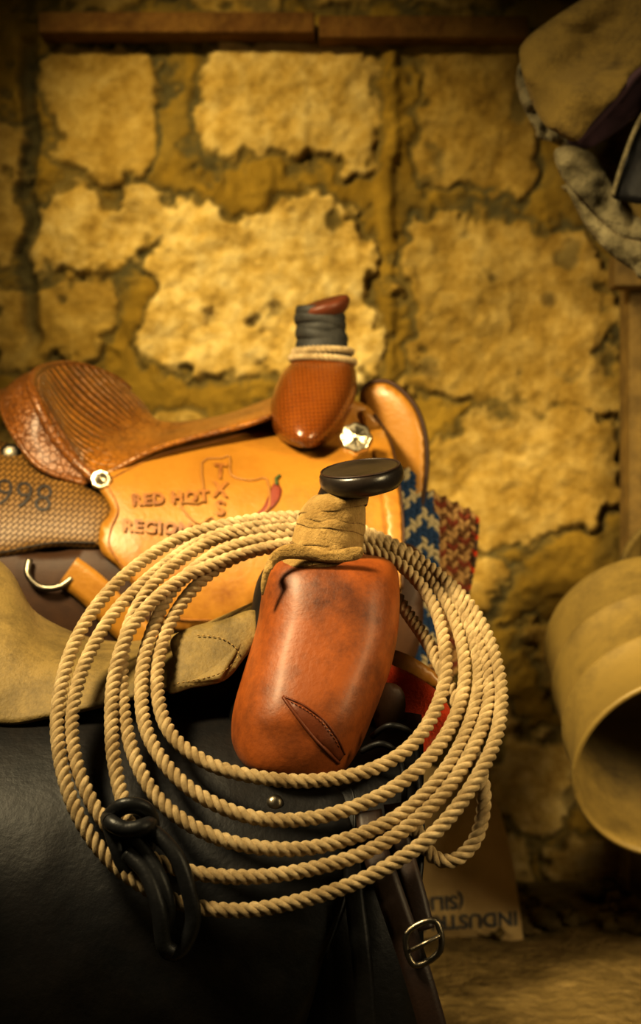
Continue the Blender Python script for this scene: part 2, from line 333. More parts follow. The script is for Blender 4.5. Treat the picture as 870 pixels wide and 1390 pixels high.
# ------------------------------------------------------------ wall_back
WD=3.2
def build_wall():
    st=0.005; xs=np.arange(-2.0,1.6,st); zs=np.arange(-0.02,2.4,st); X,Z=np.meshgrid(xs,zs)
    U=X*F/WD+435; V=695-(Z-CAMZ)*F/WD
    Uw=U+ (fbm(U/90,V/90,1)-.5)*105+(fbm(U/22,V/22,2,4)-.5)*34; Vw=V+(fbm(U/90,V/90,5)-.5)*90+(fbm(U/22,V/22,6,4)-.5)*34
    stones=[(398,140,122,92,.85),(135,150,92,92,.40),(645,160,84,125,.22),(135,312,105,50,.85),(355,398,142,118,1.4),(690,425,148,130,.36),(75,440,85,58,.22),
            (-70,270,90,105,.4),(710,650,130,82,.42),(590,640,30,60,.3),(610,810,75,70,.4),(725,1055,66,68,.95),(800,900,80,60,.5),(-80,450,70,70,.5),(300,620,150,60,.5),(60,640,110,60,.5),(450,800,90,70,.5),
            (200,800,120,70,.5),(910,150,120,120,.5),(970,420,120,120,.5),(960,660,90,80,.6),(960,1000,120,90,.5),(500,1010,110,80,.5),(260,1000,120,80,.5),(10,980,110,80,.5),
            (130,-60,120,70,.4),(400,-50,130,70,.4),(670,-60,120,70,.4),(930,-80,120,70,.5),(620,1170,100,40,.8),(840,1160,100,40,.8),(-260,150,90,90,.5),(-280,400,100,90,.5),(-260,640,100,70,.5),(-260,900,100,90,.5),
            (1180,150,100,100,.5),(1180,400,100,100,.5),(1180,700,100,100,.5),(1180,1000,100,100,.5)]
    mask=np.zeros_like(X); tone=np.zeros_like(X); edge=np.zeros_like(X)
    smear=fbm(U/45,V/45,70,5,0.6)
    for i,(cx,cy,hx,hy,t) in enumerate(stones):
        r=42; qx=np.abs(Uw-cx)-hx+r; qy=np.abs(Vw-cy)-hy+r
        sd=np.hypot(np.maximum(qx,0),np.maximum(qy,0))+np.minimum(np.maximum(qx,qy),0)-r+(smear-.45)*65
        m=ss(9,-9,sd); mask=np.maximum(mask,m); tone=np.where(m>0.02,t,tone); edge=np.maximum(edge,ss(20,5,sd)*ss(-8,3,sd))
    rough=fbm(X*9,Z*9,9,6,0.62); fine=fbm(X*70,Z*70,15,3); big=fbm(X*4,Z*4,80,4)
    tone=tone*np.clip(0.40+1.3*(fbm(X*7,Z*7,90,6,.6)-.05),0.3,1.3)
    pits=ss(0.70,0.80,fbm(X*9,Z*9,20,5))
    mor=fbm(X*5,Z*5,30,5,.58); rid=1-np.abs(fbm(X*9+mor*3,Z*6,33,4)-.5)*6; rid=np.clip(rid,0,1)
    trowel=ss(18,4,np.abs(U-528-(fbm(U*0+3,V/60,41)-.5)*24))*ss(560,470,V)*ss(40,90,V)
    joint=ss(16,3,np.abs(U-36-(fbm(U*0+7,V/50,47)-.5)*34))*ss(500,440,V)*ss(30,80,V)
    h=mask*(0.012+0.042*(rough-.5)+0.004*(fine-.5)-0.018*pits*tone)+(1-mask)*(0.042*(mor-.5)+0.011*rid+0.005*(fine-.5))-0.009*edge*(1-mask)+0.014*trowel*(1-mask)+0.05*(big-.5)-0.03*joint
    Yv=WD-h
    n=X.size; co=np.stack([X,Yv,Z],-1).reshape(-1,3).astype(np.float32)
    nz,nx=X.shape; idx=np.arange(n).reshape(nz,nx)
    q=np.stack([idx[:-1,:-1],idx[:-1,1:],idx[1:,1:],idx[1:,:-1]],-1).reshape(-1,4)
    me=bpy.data.meshes.new('wall_back'); me.vertices.add(n); me.vertices.foreach_set('co',co.ravel())
    me.loops.add(q.size); me.loops.foreach_set('vertex_index',q.ravel().astype(np.int32))
    me.polygons.add(len(q)); me.polygons.foreach_set('loop_start',np.arange(0,q.size,4,dtype=np.int32)); me.update(); me.validate()
    me.polygons.foreach_set('use_smooth',np.ones(len(me.polygons),dtype=bool))
    ca=me.color_attributes.new('Col','FLOAT_COLOR','POINT')
    patina=ss(0.50,0.72,fbm(U/60,V/90,110,5,.55))
    ca.data.foreach_set('color',np.stack([mask*.92,np.clip(tone/1.3,0,1),np.clip(edge*(1-mask)*.8+pits*mask*.65+patina*(1-mask)*.40+joint*.8-trowel*.4,0,1),rough],-1).reshape(-1).astype(np.float32))
    m,nt,b=new_mat('stone_and_mortar'); L=nt.links
    a=N(nt,'ShaderNodeVertexColor',layer_name='Col'); sp=N(nt,'ShaderNodeSeparateColor'); L.new(a.outputs[0],sp.inputs[0])
    tc=N(nt,'ShaderNodeTexCoord')
    n1=N(nt,'ShaderNodeTexNoise',Scale=7.0,Detail=9.0,Roughness=0.65); L.new(tc.outputs['Object'],n1.inputs['Vector'])
    n2=N(nt,'ShaderNodeTexNoise',Scale=16.0,Detail=10.0,Roughness=0.70); L.new(tc.outputs['Object'],n2.inputs['Vector'])
    mort=ramp(nt,n1.outputs[0],[(0.3,(0.19,0.118,0.014)),(0.5,(0.31,0.198,0.026)),(0.7,(0.47,0.31,0.050))])
    dk=ramp(nt,n2.outputs[0],[(0.3,(0.19,0.108,0.012)),(0.5,(0.33,0.205,0.029)),(0.7,(0.49,0.325,0.062))])
    lt=ramp(nt,n2.outputs[0],[(0.28,(0.36,0.22,0.042)),(0.45,(0.68,0.48,0.15)),(0.6,(0.87,0.69,0.32)),(0.75,(0.96,0.84,0.50))])
    stn=mixc(nt,sp.outputs[1],dk,lt)
    c=mixc(nt,sp.outputs[0],mort,stn)
    c=mixc(nt,sp.outputs[2],c,(0.125,0.102,0.040))
    v=N(nt,'ShaderNodeTexVoronoi',Scale=4.0); L.new(tc.outputs['Object'],v.inputs['Vector'])
    kn=ramp(nt,v.outputs['Distance'],[(0.05,(0.7,0.7,0.7)),(0.10,(0,0,0))]); c=mixc(nt,kn,c,(0.07,0.045,0.012))
    L.new(c,b.inputs['Base Color']); b.inputs['Roughness'].default_value=0.9; b.inputs['Specular IOR Level'].default_value=0.2
    bp=N(nt,'ShaderNodeBump',Strength=0.7,Distance=0.008); L.new(n2.outputs[0],bp.inputs['Height']); L.new(bp.outputs[0],b.inputs['Normal'])
    me.materials.append(m); o=bpy.data.objects.new('wall_back',me); scene.collection.objects.link(o)
build_wall()
def build_floor():
    st=0.02; xs=np.arange(-2.0,1.6,st); ys=np.arange(-0.6,3.3,st); X,Y=np.meshgrid(xs,ys)
    Z=(fbm(X*5,Y*5,50,5,.6)-.55)*0.03; n=X.size; idx=np.arange(n).reshape(X.shape)
    q=np.stack([idx[:-1,:-1],idx[:-1,1:],idx[1:,1:],idx[1:,:-1]],-1).reshape(-1,4)
    mk('floor',np.stack([X,Y,Z],-1).reshape(-1,3).tolist(),q.tolist(),M['dirt'])
build_floor()
def rubble():
    V=[];Fc=[]
    for i in range(90):
        x=random.uniform(0.25,1.2); y=random.uniform(2.75,3.12); r=random.uniform(0.008,0.035)
        b=len(V); sd=random.random()*10
        for a in range(5):
            th=math.pi*a/4
            for k in range(8):
                ph=2*math.pi*k/8; rr=r*(0.8+0.35*math.sin(3*ph+sd+a)); V.append((x+rr*math.sin(th)*math.cos(ph)*1.3,y+rr*math.sin(th)*math.sin(ph),max(0.0,r*0.4+rr*math.cos(th)*.7)))
        for a in range(4):
            for k in range(8): Fc.append((b+a*8+k,b+a*8+(k+1)%8,b+(a+1)*8+(k+1)%8,b+(a+1)*8+k))
    mk('floor_rubble',V,Fc,M['dirt'],smooth=True)
rubble()
bx=empty('wooden_lintel',(0,3.13,1.86))
p0=W(55,50,3.15); p1=W(430,22,3.15); box('board_left',(p0.x,3.12,p0.z),(p1.x-.004,3.2,p1.z),M['beam'],bx)
p0=W(430,56,3.15); p1=W(715,26,3.15); box('board_right',(p0.x+.004,3.125,p0.z),(p1.x,3.2,p1.z),M['beam'],bx)
wp=empty('wooden_post',(0.8,3.1,1.0))
px0=W(850,0,3.08).x; box('post',(px0,3.05,0.0),(px0+0.14,3.15,2.35),M['wood'],wp)
box('bracket',(W(832,390,3.0).x,2.98,W(832,390,3.0).z),(W(905,345,3.0).x,3.052,W(832,345,3.0).z),M['wood'],wp)
# ------------------------------------------------------------ FRONT SADDLE
fs=empty('western_saddle',(-0.1,1.7,0.55))
def ubody(name,x0,x1,D,Zc,R,zbot,mat,parent,n=30,taper=0.0,thick=0.012):
    V=[];Fc=[]; prof=[]
    prof+= [(-R-0.02,zbot-Zc),(-R-0.01,(zbot-Zc)*.5)]
    for k in range(25):
        a=math.pi*(1-k/24); prof.append((R*math.cos(a),R*math.sin(a)))
    prof+= [(R+0.01,(zbot-Zc)*.5),(R+0.02,zbot-Zc)]
    for i in range(n+1):
        t=i/n; x=x0+(x1-x0)*t; e=max(0,(t-0.85)/0.15); g=1-taper*e*e
        for (y,z) in prof: V.append((x,D+y*g,Zc+z*(g if z>0 else 1)))
    m=len(prof)
    for i in range(n):
        for k in range(m-1): Fc.append((i*m+k,(i+1)*m+k,(i+1)*m+k+1,i*m+k+1))
    return mk(name,V,Fc,mat,parent,solid=thick,offs=-1)
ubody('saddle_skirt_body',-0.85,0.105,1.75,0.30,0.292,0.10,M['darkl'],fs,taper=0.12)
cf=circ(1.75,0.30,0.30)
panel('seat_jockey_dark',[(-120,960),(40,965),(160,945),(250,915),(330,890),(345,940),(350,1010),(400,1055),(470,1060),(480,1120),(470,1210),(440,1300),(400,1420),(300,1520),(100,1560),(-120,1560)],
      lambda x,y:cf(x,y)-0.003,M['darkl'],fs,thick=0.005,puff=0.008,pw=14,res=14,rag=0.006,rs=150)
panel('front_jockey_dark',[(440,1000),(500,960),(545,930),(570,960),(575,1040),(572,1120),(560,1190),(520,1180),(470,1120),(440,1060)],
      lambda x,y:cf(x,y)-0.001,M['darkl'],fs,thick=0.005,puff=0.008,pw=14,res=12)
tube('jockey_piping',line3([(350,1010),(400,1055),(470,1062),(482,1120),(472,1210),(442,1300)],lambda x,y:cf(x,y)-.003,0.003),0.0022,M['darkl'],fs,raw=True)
seat=[[(-110,800,2.02),(0,860,2.02),(60,900,2.02),(140,930,2.02),(240,915,2.02),(345,880,2.0)],
 [(-110,700,1.86),(0,772,1.86),(45,838,1.86),(140,878,1.86),(240,868,1.84),(345,826,1.82)],
 [(-110,745,1.76),(0,800,1.76),(60,862,1.75),(145,886,1.74),(240,878,1.73),(345,835,1.73)],
 [(-110,860,1.66),(0,880,1.66),(65,905,1.655),(150,912,1.65),(240,896,1.645),(340,860,1.65)],
 [(-110,960,1.60),(0,984,1.60),(70,975,1.60),(150,958,1.60),(240,935,1.60),(300,925,1.60)]]
patch('roughout_seat',seat,M['roughout'],fs,n=8,thick=0.006)
flap=[(232,868),(262,850),(300,842),(345,828),(352,860),(332,893),(305,922),(262,932),(228,938),(236,900)]
fl=lambda x,y:1.645-(y-850)*0.0006
panel('rigging_flap',flap,fl,M['roughout'],fs,thick=0.005,puff=0.004,res=8)
stitches('flap_stitching',[(240,928),(298,914),(324,888),(300,866),(262,862)],lambda x,y:fl(x,y)-.005,M['suede'],fs,r=0.0008)
# fork / swell
fst=[(392,496,753,1.63,1.71),(376,522,758,1.606,1.735),(363,537,771,1.59,1.75),(358,541,795,1.575,1.76),(350,540,845,1.555,1.77),(334,531,895,1.535,1.78),(320,515,945,1.515,1.78),(316,503,975,1.51,1.78),(319,490,1003,1.508,1.78),(332,480,1024,1.512,1.77),(366,472,1040,1.525,1.75),(412,458,1049,1.55,1.72)]
fork,bv=loft('fork_swell',fst,M['fork'],fs,n=7,ns=80,ex=2.9,ret=True,dent=lambda t,a:0.008*math.sin(9*t+2*a)+0.006*math.sin(17*t-3*a)+0.003*math.sin(31*t+5*a))
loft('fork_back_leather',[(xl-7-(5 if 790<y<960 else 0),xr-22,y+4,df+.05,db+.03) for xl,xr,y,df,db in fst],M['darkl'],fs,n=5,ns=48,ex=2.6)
hf=hitf(bv,1.53)
panel('fork_gusset',[(384,945),(410,957),(440,978),(458,1004),(468,1024),(460,1036),(430,1006),(404,975)],lambda x,y:hf(x,y)-0.0012,M['seam'],fs,thick=0.001,res=6,sharp=True)
tube('fork_seam_1',line3([(384,946),(405,975),(430,1006),(460,1036)],hf,0.0012),0.0018,M['seam'],fs,raw=True,ns=8)
tube('fork_seam_2',line3([(384,945),(412,957),(440,978),(459,1004),(468,1024)],hf,0.0008),0.0012,M['seam'],fs,raw=True,ns=8)
stitches('fork_stitching',[(394,952),(422,968),(446,990),(462,1016)],lambda x,y:hf(x,y)-.0012,M['fork'],fs,gap=6,ln=3.5,r=0.0007)
nst=[(440,492,664,1.625,1.69),(424,494,678,1.615,1.695),(410,492,700,1.61,1.70),(402,491,725,1.605,1.705),(394,489,745,1.60,1.71),(383,489,757,1.595,1.712),(374,488,766,1.592,1.715),(366,470,772,1.60,1.71)]
loft('horn_neck_core',nst,M['suede'],fs,n=5,ns=48,ex=2.1)
SN=np.array(cr(nst,8))
def band(name,y0,y1,slant,extra,seed):
    V=[];Fc=[];ns=64; rows=10
    for i in range(rows+1):
        t=i/rows
        for k in range(ns):
            a=2*math.pi*k/ns; y=y0+(y1-y0)*t+slant*math.cos(a)+1.5*math.sin(3*a+seed)+0.8*math.sin(7*a+seed*2)
            r=[np.interp(y,SN[:,2],SN[:,j]) for j in (0,1,3,4)]
            dc=(r[2]+r[3])/2; hw=(r[1]-r[0])/2*dc/F; hd=(r[3]-r[2])/2; g=extra+0.0014*math.sin(math.pi*min(1,t*1.05))+0.0014*t+0.0005*math.sin(5*a+seed*3+4*t)
            V.append(W((r[0]+r[1])/2,y,dc)+Vector(((hw+g)*math.cos(a),(hd+g)*math.sin(a),0)))
    for i in range(rows):
        for k in range(ns): Fc.append((i*ns+k,(i+1)*ns+k,(i+1)*ns+(k+1)%ns,i*ns+(k+1)%ns))
    mk(name,V,Fc,M['suede'],fs,solid=0.0016,offs=-1)
band('suede_band_1',668,692,-6,0.0030,0)
band('suede_band_2',682,708,5,0.0022,1)
band('suede_band_3',699,718,7,0.0016,2)
band('suede_band_4',710,742,6,0.0010,3)
band('suede_band_5',730,764,-9,0.0004,4)
panel('suede_tail',[(375,745),(400,738),(440,748),(488,742),(489,758),(455,764),(415,760),(385,760),(368,774),(357,808),(354,790),(362,762)],lambda x,y:1.588-(0.012 if y>770 else 0),M['suede'],fs,thick=0.0025,puff=0.002,res=6)
def horncap():
    c=W(491,649,1.645); V=[];Fc=[];ns=56
    prof=[(0.0,-0.014),(0.35,-0.015),(0.62,-0.014),(0.86,-0.011),(0.97,-0.005),(1.0,0.002),(0.985,0.007),(0.93,0.0105),(0.85,0.0105),(0.7,0.009),(0.4,0.0085),(0.0,0.0085)]
    ry=math.radians(-7); rx=math.radians(12)
    R=Matrix.Rotation(rx,3,'X')@Matrix.Rotation(ry,3,'Y')
    for r,h in prof:
        for k in range(ns):
            a=2*math.pi*k/ns; V.append(c+R@Vector((0.0475*r*math.cos(a),0.055*r*math.sin(a),h*1.1)))
    for i in range(len(prof)-1):
        for k in range(ns): Fc.append((i*ns+k,i*ns+(k+1)%ns,(i+1)*ns+(k+1)%ns,(i+1)*ns+k))
    mk('horn_cap',V,Fc,M['horncap'],fs)
    V=[c+R@Vector((0.0475*.93*math.cos(2*math.pi*k/56),0.055*.93*math.sin(2*math.pi*k/56),0.0115)) for k in range(56)]
    tube('horn_cap_welt',V,0.0012,M['strap'],fs,closed=True,raw=True,ns=6)
horncap()
loft('horn_throat',[(438,500,652,1.615,1.675),(434,497,664,1.617,1.685),(427,495,680,1.62,1.69)],M['horncap'],fs,ns=40,ex=2)
panel('red_saddle_pad',[(505,905),(545,908),(590,935),(612,965),(610,990),(585,1015),(570,1050),(545,1050),(500,1000)],lambda x,y:1.64,M['redfelt'],fs,thick=0.014,puff=0.01,res=8,wob=.003)
panel('pad_lining',[(500,880),(545,885),(590,912),(608,940),(560,925),(510,915)],lambda x,y:1.665,M['gold'],fs,thick=0.012,puff=0.006,res=8)
panel('latigo_keeper',[(515,930),(535,928),(548,940),(550,965),(540,1000),(520,1010),(505,960)],lambda x,y:1.60,M['skirt'],fs,thick=0.008,puff=0.006,res=8)
def ribbon(name,pts,w,mat,parent,thick=0.004):
    P=cr(pts,8); P=[W(*p) for p in P]; V=[];Fc=[]
    for i,p in enumerate(P):
        t=(P[min(i+1,len(P)-1)]-P[max(i-1,0)]).normalized(); view=Vector((0,-1,0)); s=t.cross(view).normalized()*w/2
        V+= [p-s,p-s*.5+Vector((0,-.0015,0)),p+s*.5+Vector((0,-.0015,0)),p+s]; 
    for i in range(len(P)-1):
        for k in range(3):
            f=(i*4+k,i*4+k+1,(i+1)*4+k+1,(i+1)*4+k); n=(V[f[1]]-V[f[0]]).cross(V[f[2]]-V[f[0]]); Fc.append(f if n.y<0 else f[::-1])
    return mk(name,V,Fc,mat,parent,solid=thick)
ribbon('latigo_strap',[(500,1100,1.49),(508,1150,1.465),(530,1215,1.44),(556,1290,1.425),(575,1350,1.415),(600,1440,1.41)],0.027,M['strap'],fs)
ribbon('billet_strap',[(535,1090,1.50),(545,1150,1.48),(562,1210,1.455),(575,1262,1.44)],0.022,M['strap'],fs)
ribbon('billet_strap_rear',[(478,1140,1.47),(482,1220,1.45),(492,1310,1.43),(500,1420,1.42)],0.02,M['darkl'],fs)
tube('buckle_frame',[W(552,1268,1.415),W(590,1250,1.415),W(598,1290,1.412),W(562,1310,1.412)],0.0032,M['steel'],fs,closed=True,samples=5)
tube('buckle_tongue',[W(558,1290,1.41),W(578,1280,1.405),W(597,1270,1.41)],0.0022,M['steel'],fs)
disc_lathe('skirt_screw',W(373,1090,cf(373,1090)-0.011),(0,-1,.35),[(0.0,0.003),(0.004,0.003),(0.0075,0.001),(0.009,-0.002),(0.009,-.006)],M['steel'],fs,ns=20)
tube('saddle_string_1',[W(505,1000,1.55),W(530,985,1.53),W(560,1000,1.54),W(570,1060,1.53),W(572,1150,1.50),W(566,1220,1.47)],0.0035,M['darkl'],fs)
tube('saddle_string_2',[W(490,1020,1.53),W(520,1010,1.52),W(545,1035,1.525),W(548,1100,1.5),W(540,1190,1.47)],0.0035,M['darkl'],fs)
sd=empty('saddle_stand',(-0.3,1.75,0.2))
box('ridge_beam',(-0.8,1.68,0.44),(0.02,1.82,0.52),M['wood'],sd)
for i,(x,s) in enumerate([(-0.7,-1),(-0.7,1),(-0.05,-1),(-0.05,1)]):
    leg(f'leg_{i+1}',(x,1.75+s*0.05,0.46),(x,1.75+s*0.2,-0.01),0.035,M['wood'],sd)
# ------------------------------------------------------------ LARIAT
ld=lambda y: float(np.interp(y,[700,730,800,900,1000,1060,1130,1240],[1.73,1.725,1.67,1.59,1.515,1.478,1.45,1.425]))
loops=[
 [(448,738),(400,736),(320,757),(262,800),(225,860),(213,925),(228,990),(275,1032),(340,1053),(420,1060),(500,1046),(560,1010),(597,950),(605,890),(588,820),(545,768),(490,742)],
 [(440,724),(380,727),(300,748),(235,800),(202,870),(192,930),(200,995),(240,1055),(300,1095),(370,1113),(450,1105),(530,1072),(590,1020),(625,955),(630,890),(608,820),(560,762),(490,728)],
 [(440,716),(370,718),(290,733),(215,785),(175,850),(165,930),(180,1020),(220,1090),(290,1135),(370,1152),(450,1145),(540,1108),(605,1045),(642,970),(650,900),(625,825),(570,765),(490,722)],
 [(430,708),(350,712),(260,742),(170,815),(120,890),(98,970),(108,1050),(150,1125),(220,1172),(310,1190),(410,1182),(510,1150),(590,1090),(640,1020),(664,950),(655,880),(615,800),(550,748),(480,716)],
 [(425,702),(340,706),(245,730),(160,790),(105,865),(80,950),(82,1030),(108,1110),(160,1178),(235,1222),(320,1236),(410,1222),(500,1190),(585,1135),(645,1060),(677,985),(675,905),(640,825),(575,765),(500,732)],
]
path=[]
offs=[0.0,-0.006,-0.010,-0.014,-0.018]
for li,lp in enumerate(loops):
    for (x,y) in lp:
        o=offs[li]*(1 if y>780 else -0.3)
        path.append(W(x,y,ld(y)+o))
lar=empty('lariat_rope',(0,1.6,0.6))
RR_=0.0075
rope('coils',path,RR_,0.030,M['rope'],lar)
rope('honda_strand',[W(x,y,d) for x,y,d in [(470,745,1.735),(400,741,1.73),(330,752,1.70),(240,790,1.655),(180,850,1.60),(155,920,1.555),(152,1000,1.50),(160,1060,1.465),(172,1105,1.44),(178,1150,1.43)]],RR_,0.030,M['rope'],lar)
rope('tail_strand',[W(x,y,d) for x,y,d in [(500,745,1.735),(545,820,1.69),(585,880,1.62),(622,960,1.55),(650,1040,1.51),(657,1090,1.50),(645,1140,1.495),(615,1168,1.49),(585,1160,1.49),(562,1120,1.485)]],RR_,0.030,M['rope'],lar)
hk=lar; HB=M['black']
tube('honda_keeper_loop',[W(150,1112,1.425),(W(170,1094,1.415)),W(198,1100,1.42),W(204,1130,1.43),W(190,1170,1.425),W(172,1178,1.42),W(160,1150,1.42)],0.0068,HB,hk,closed=True,ns=12,flat=1.3)
tube('honda_keeper_wrap',[W(150,1116,1.41),W(172,1126,1.402),W(200,1120,1.41),W(200,1112,1.455),W(172,1108,1.46),W(150,1108,1.445)],0.008,HB,hk,closed=True,ns=12)
tube('honda_shackle',[W(182,1136,1.418),W(205,1128,1.415),W(238,1160,1.405),W(255,1205,1.40),(W(262,1250,1.40)),W(246,1288,1.40),W(228,1292,1.40),W(220,1268,1.40),W(228,1235,1.398),W(218,1195,1.40),W(198,1160,1.41)],0.0078,HB,hk,closed=True,ns=14)
tube('honda_shackle_bar',[W(172,1158,1.41),W(198,1185,1.40),W(215,1230,1.39),W(222,1280,1.39),W(234,1292,1.392)],0.0078,HB,hk,ns=12)
# ------------------------------------------------------------ REAR SADDLE
rs=empty('western_saddle.001',(-0.2,2.5,0.8))
RD,RZ,RR=2.5,0.64,0.30
rc=circ(RD,RZ,RR)
x0=W(-60,700,2.4).x; x1=W(535,700,2.4).x
ubody('skirt_body',x0,x1,RD,RZ-0.02,0.275,0.36,M['skirt'],rs,taper=0.1)
panel('lower_skirt',[(-70,740),(60,750),(130,742),(240,760),(420,740),(560,740),(575,820),(560,900),(500,960),(300,980),(100,960),(-70,950)],lambda x,y:rc(x,y)+0.0,M['skirt'],rs,thick=0.008,puff=0.006,res=14)
bf=lambda x,y: rc(x,y)-0.006
panel('fender_basket',[(-70,590),(0,598),(45,620),(100,652),(150,682),(150,715),(136,742),(70,742),(0,756),(-70,760)],bf,M['basket'],rs,thick=0.006,puff=0.005,res=9)
tube('fender_edge',line3([(-60,754),(0,750),(70,737),(130,737)],bf,0.006),0.0016,M['ink'],rs,raw=True,ns=6)
text_on('brand_number','998',32,674,54,0.14,lambda x,y:bf(x,y)-.005,M['ink'],rs,bold=-0.01,off=0.002)
gf=lambda x,y: rc(x,y)-0.012
main=[(128,648),(170,628),(215,606),(270,590),(330,572),(375,552),(430,560),(470,545),(500,552),(525,590),(536,650),(540,720),(530,760),(470,800),(400,805),(350,818),(330,838),(290,852),(235,856),(210,835),(165,775),(137,748),(136,715),(150,690)]
panel('seat_jockey',main,gf,M['gold'],rs,thick=0.007,puff=0.006,pw=7,res=8,rag=0.003,rs=80)
gd=lambda x,y: gf(x,y)-0.0092
gdl=lambda x,y: gf(x,y)-0.0065
tube('jockey_edge_groove',line3([(143,655),(160,690),(150,720),(150,745),(180,785),(222,835),(290,842)],gdl,0.0002),0.0013,M['tool'],rs,raw=True,ns=6)
tube('jockey_upper_groove',line3([(150,650),(215,618),(280,602),(345,585),(372,578)],gdl,0.0002),0.0013,M['tool'],rs,raw=True,ns=6)
tex=[(274,628),(300,622),(312,620),(314,645),(340,652),(362,650),(366,684),(356,698),(330,715),(322,735),(300,722),(288,702),(272,712),(256,700),(246,682),(276,680)]
tube('texas_outline',line3(tex,gdl,0.0016,n=3,closed=True),0.0016,M['tool2'],rs,raw=True,closed=True,ns=6)
for ch,y in (('T',640),('X',665),('S',690)): text_on('letter_'+ch.lower(),ch,299,y,28,0.05,gd,M['tool'],rs,bold=0.03)
text_on('lettering_top','RED HOT',231,676,21,-0.06,gd,M['tool'],rs,bold=0.05,sx=1.05,sp=1.15)
text_on('lettering_bottom','REGION',213,716,22,0.06,gd,M['tool'],rs,bold=0.05,sx=1.05,sp=1.15)
panel('chili_pepper',[(372,656),(382,664),(376,682),(360,696),(342,702),(356,690),(364,674)],lambda x,y:gdl(x,y)-.002,M['chili'],rs,thick=0.002,puff=0.002,res=4)
tube('chili_stem',line3([(376,658),(375,650),(380,645)],gd,0.001),0.0025,M['green'],rs,raw=True,ns=8)
sc=[[(160,525,2.66),(190,552,2.65),(222,582,2.64),(300,578,2.62),(380,556,2.58)],
 [(150,513,2.62),(182,545,2.61),(216,577,2.60),(300,570,2.58),(380,542,2.54)],
 [(98,498,2.56),(145,545,2.54),(208,590,2.54),(300,575,2.50),(380,546,2.50)],
 [(58,503,2.46),(108,562,2.46),(188,603,2.46),(290,583,2.43),(380,555,2.44)],
 [(45,520,2.36),(92,592,2.36),(162,622,2.35),(270,592,2.36),(378,565,2.38)],
 [(52,545,2.31),(100,622,2.30),(135,650,2.285),(215,612,2.30),(330,582,2.345)]]
patch('seat_and_cantle_dish',sc,M['seat'],rs,n=9,thick=0.008)
tube('cantle_binding',[W(175,530,2.64),W(150,512,2.62),W(98,496,2.56),W(58,501,2.46),W(43,518,2.36),W(50,545,2.305),W(72,590,2.29),(W(100,625,2.285)),W(130,652,2.27)],0.0085,M['cantle'],rs,ns=12)
cb=[[(160,512,2.65),(98,496,2.57),(55,500,2.47),(40,518,2.37),(48,548,2.31),(75,595,2.295),(128,652,2.275)],
 [(140,512,2.68),(75,500,2.60),(28,510,2.48),(16,530,2.37),(28,565,2.31),(65,618,2.285),(122,655,2.275)],
 [(140,560,2.70),(60,540,2.62),(8,530,2.50),(2,548,2.38),(16,585,2.31),(55,635,2.28),(118,657,2.275)]]
patch('cantle_back_roll',cb,M['cantle'],rs,n=8,thick=0.008)
tube('cantle_lower_edge',[W(*p) for p in cb[2]],0.005,M['cantle'],rs,ns=8)
panel('front_jockey_wing',[(488,540),(500,522),(530,522),(560,550),(575,590),(577,640),(570,690),(548,700),(520,650),(500,590)],lambda x,y:2.47-(x-530)*0.0005,M['gold'],rs,thick=0.014,puff=0.01,pw=9,res=8)
tube('wing_edge',[W(x,y,2.472-(x-530)*.0005) for x,y in [(492,530),(503,520),(531,520),(562,549),(577,590),(579,640),(571,692)]],0.0045,M['skirt'],rs,ns=8)
panel('billet_keeper',[(490,560),(510,565),(530,600),(541,650),(548,720),(545,800),(530,800),(525,730),(518,670),(506,610)],lambda x,y:gd(x,y)-.004,M['gold'],rs,thick=0.004,puff=0.003,res=7)
tube('billet_edge',line3([(508,562),(530,598),(541,650),(548,720),(546,800)],lambda x,y:gd(x,y)-.006,0.001),0.002,M['skirt'],rs,raw=True,ns=8)
rst=[(404,472,486,2.42,2.50),(392,480,496,2.40,2.52),(380,484,512,2.37,2.54),(371,483,535,2.34,2.55),(367,476,558,2.315,2.55),(370,463,582,2.29,2.54),(382,448,600,2.28,2.52),(402,434,611,2.29,2.50)]
loft('fork_swell',rst,M['rfork'],rs,n=6,ns=56,ex=2.3)
loft('horn_neck',[(404,466,418,2.43,2.49),(402,468,440,2.425,2.495),(404,471,462,2.42,2.50),(402,474,480,2.41,2.50),(400,476,492,2.41,2.50)],M['wrap'],rs,ns=40,ex=2.1)
def rwrap(i,y,h,sl,ex):
    V=[];Fc=[];ns=48;rows=6
    for r in range(rows+1):
        t=r/rows
        for k in range(ns):
            a=2*math.pi*k/ns; g=ex+0.0022*math.sin(math.pi*t)+0.0008*math.sin(3*a+i*2)
            V.append(W(435.5+(y-440)*.05,y+h*t+sl*math.cos(a)+1.3*math.sin(2*a+i),2.46)+Vector(((0.039+g)*math.cos(a),(0.036+g)*math.sin(a),0)))
    for r in range(rows):
        for k in range(ns): Fc.append((r*ns+k,(r+1)*ns+k,(r+1)*ns+(k+1)%ns,r*ns+(k+1)%ns))
    mk(f'horn_wrap_turn_{i}',V,Fc,M['wrap'],rs,solid=0.0025)
for i,(y,h,sl,ex) in enumerate([(420,13,5,0.001),(429,14,4,0.0025),(440,13,-3,0.001),(450,15,4,0.003),(461,16,-2,0.002)]): rwrap(i+1,y,h,sl,ex)
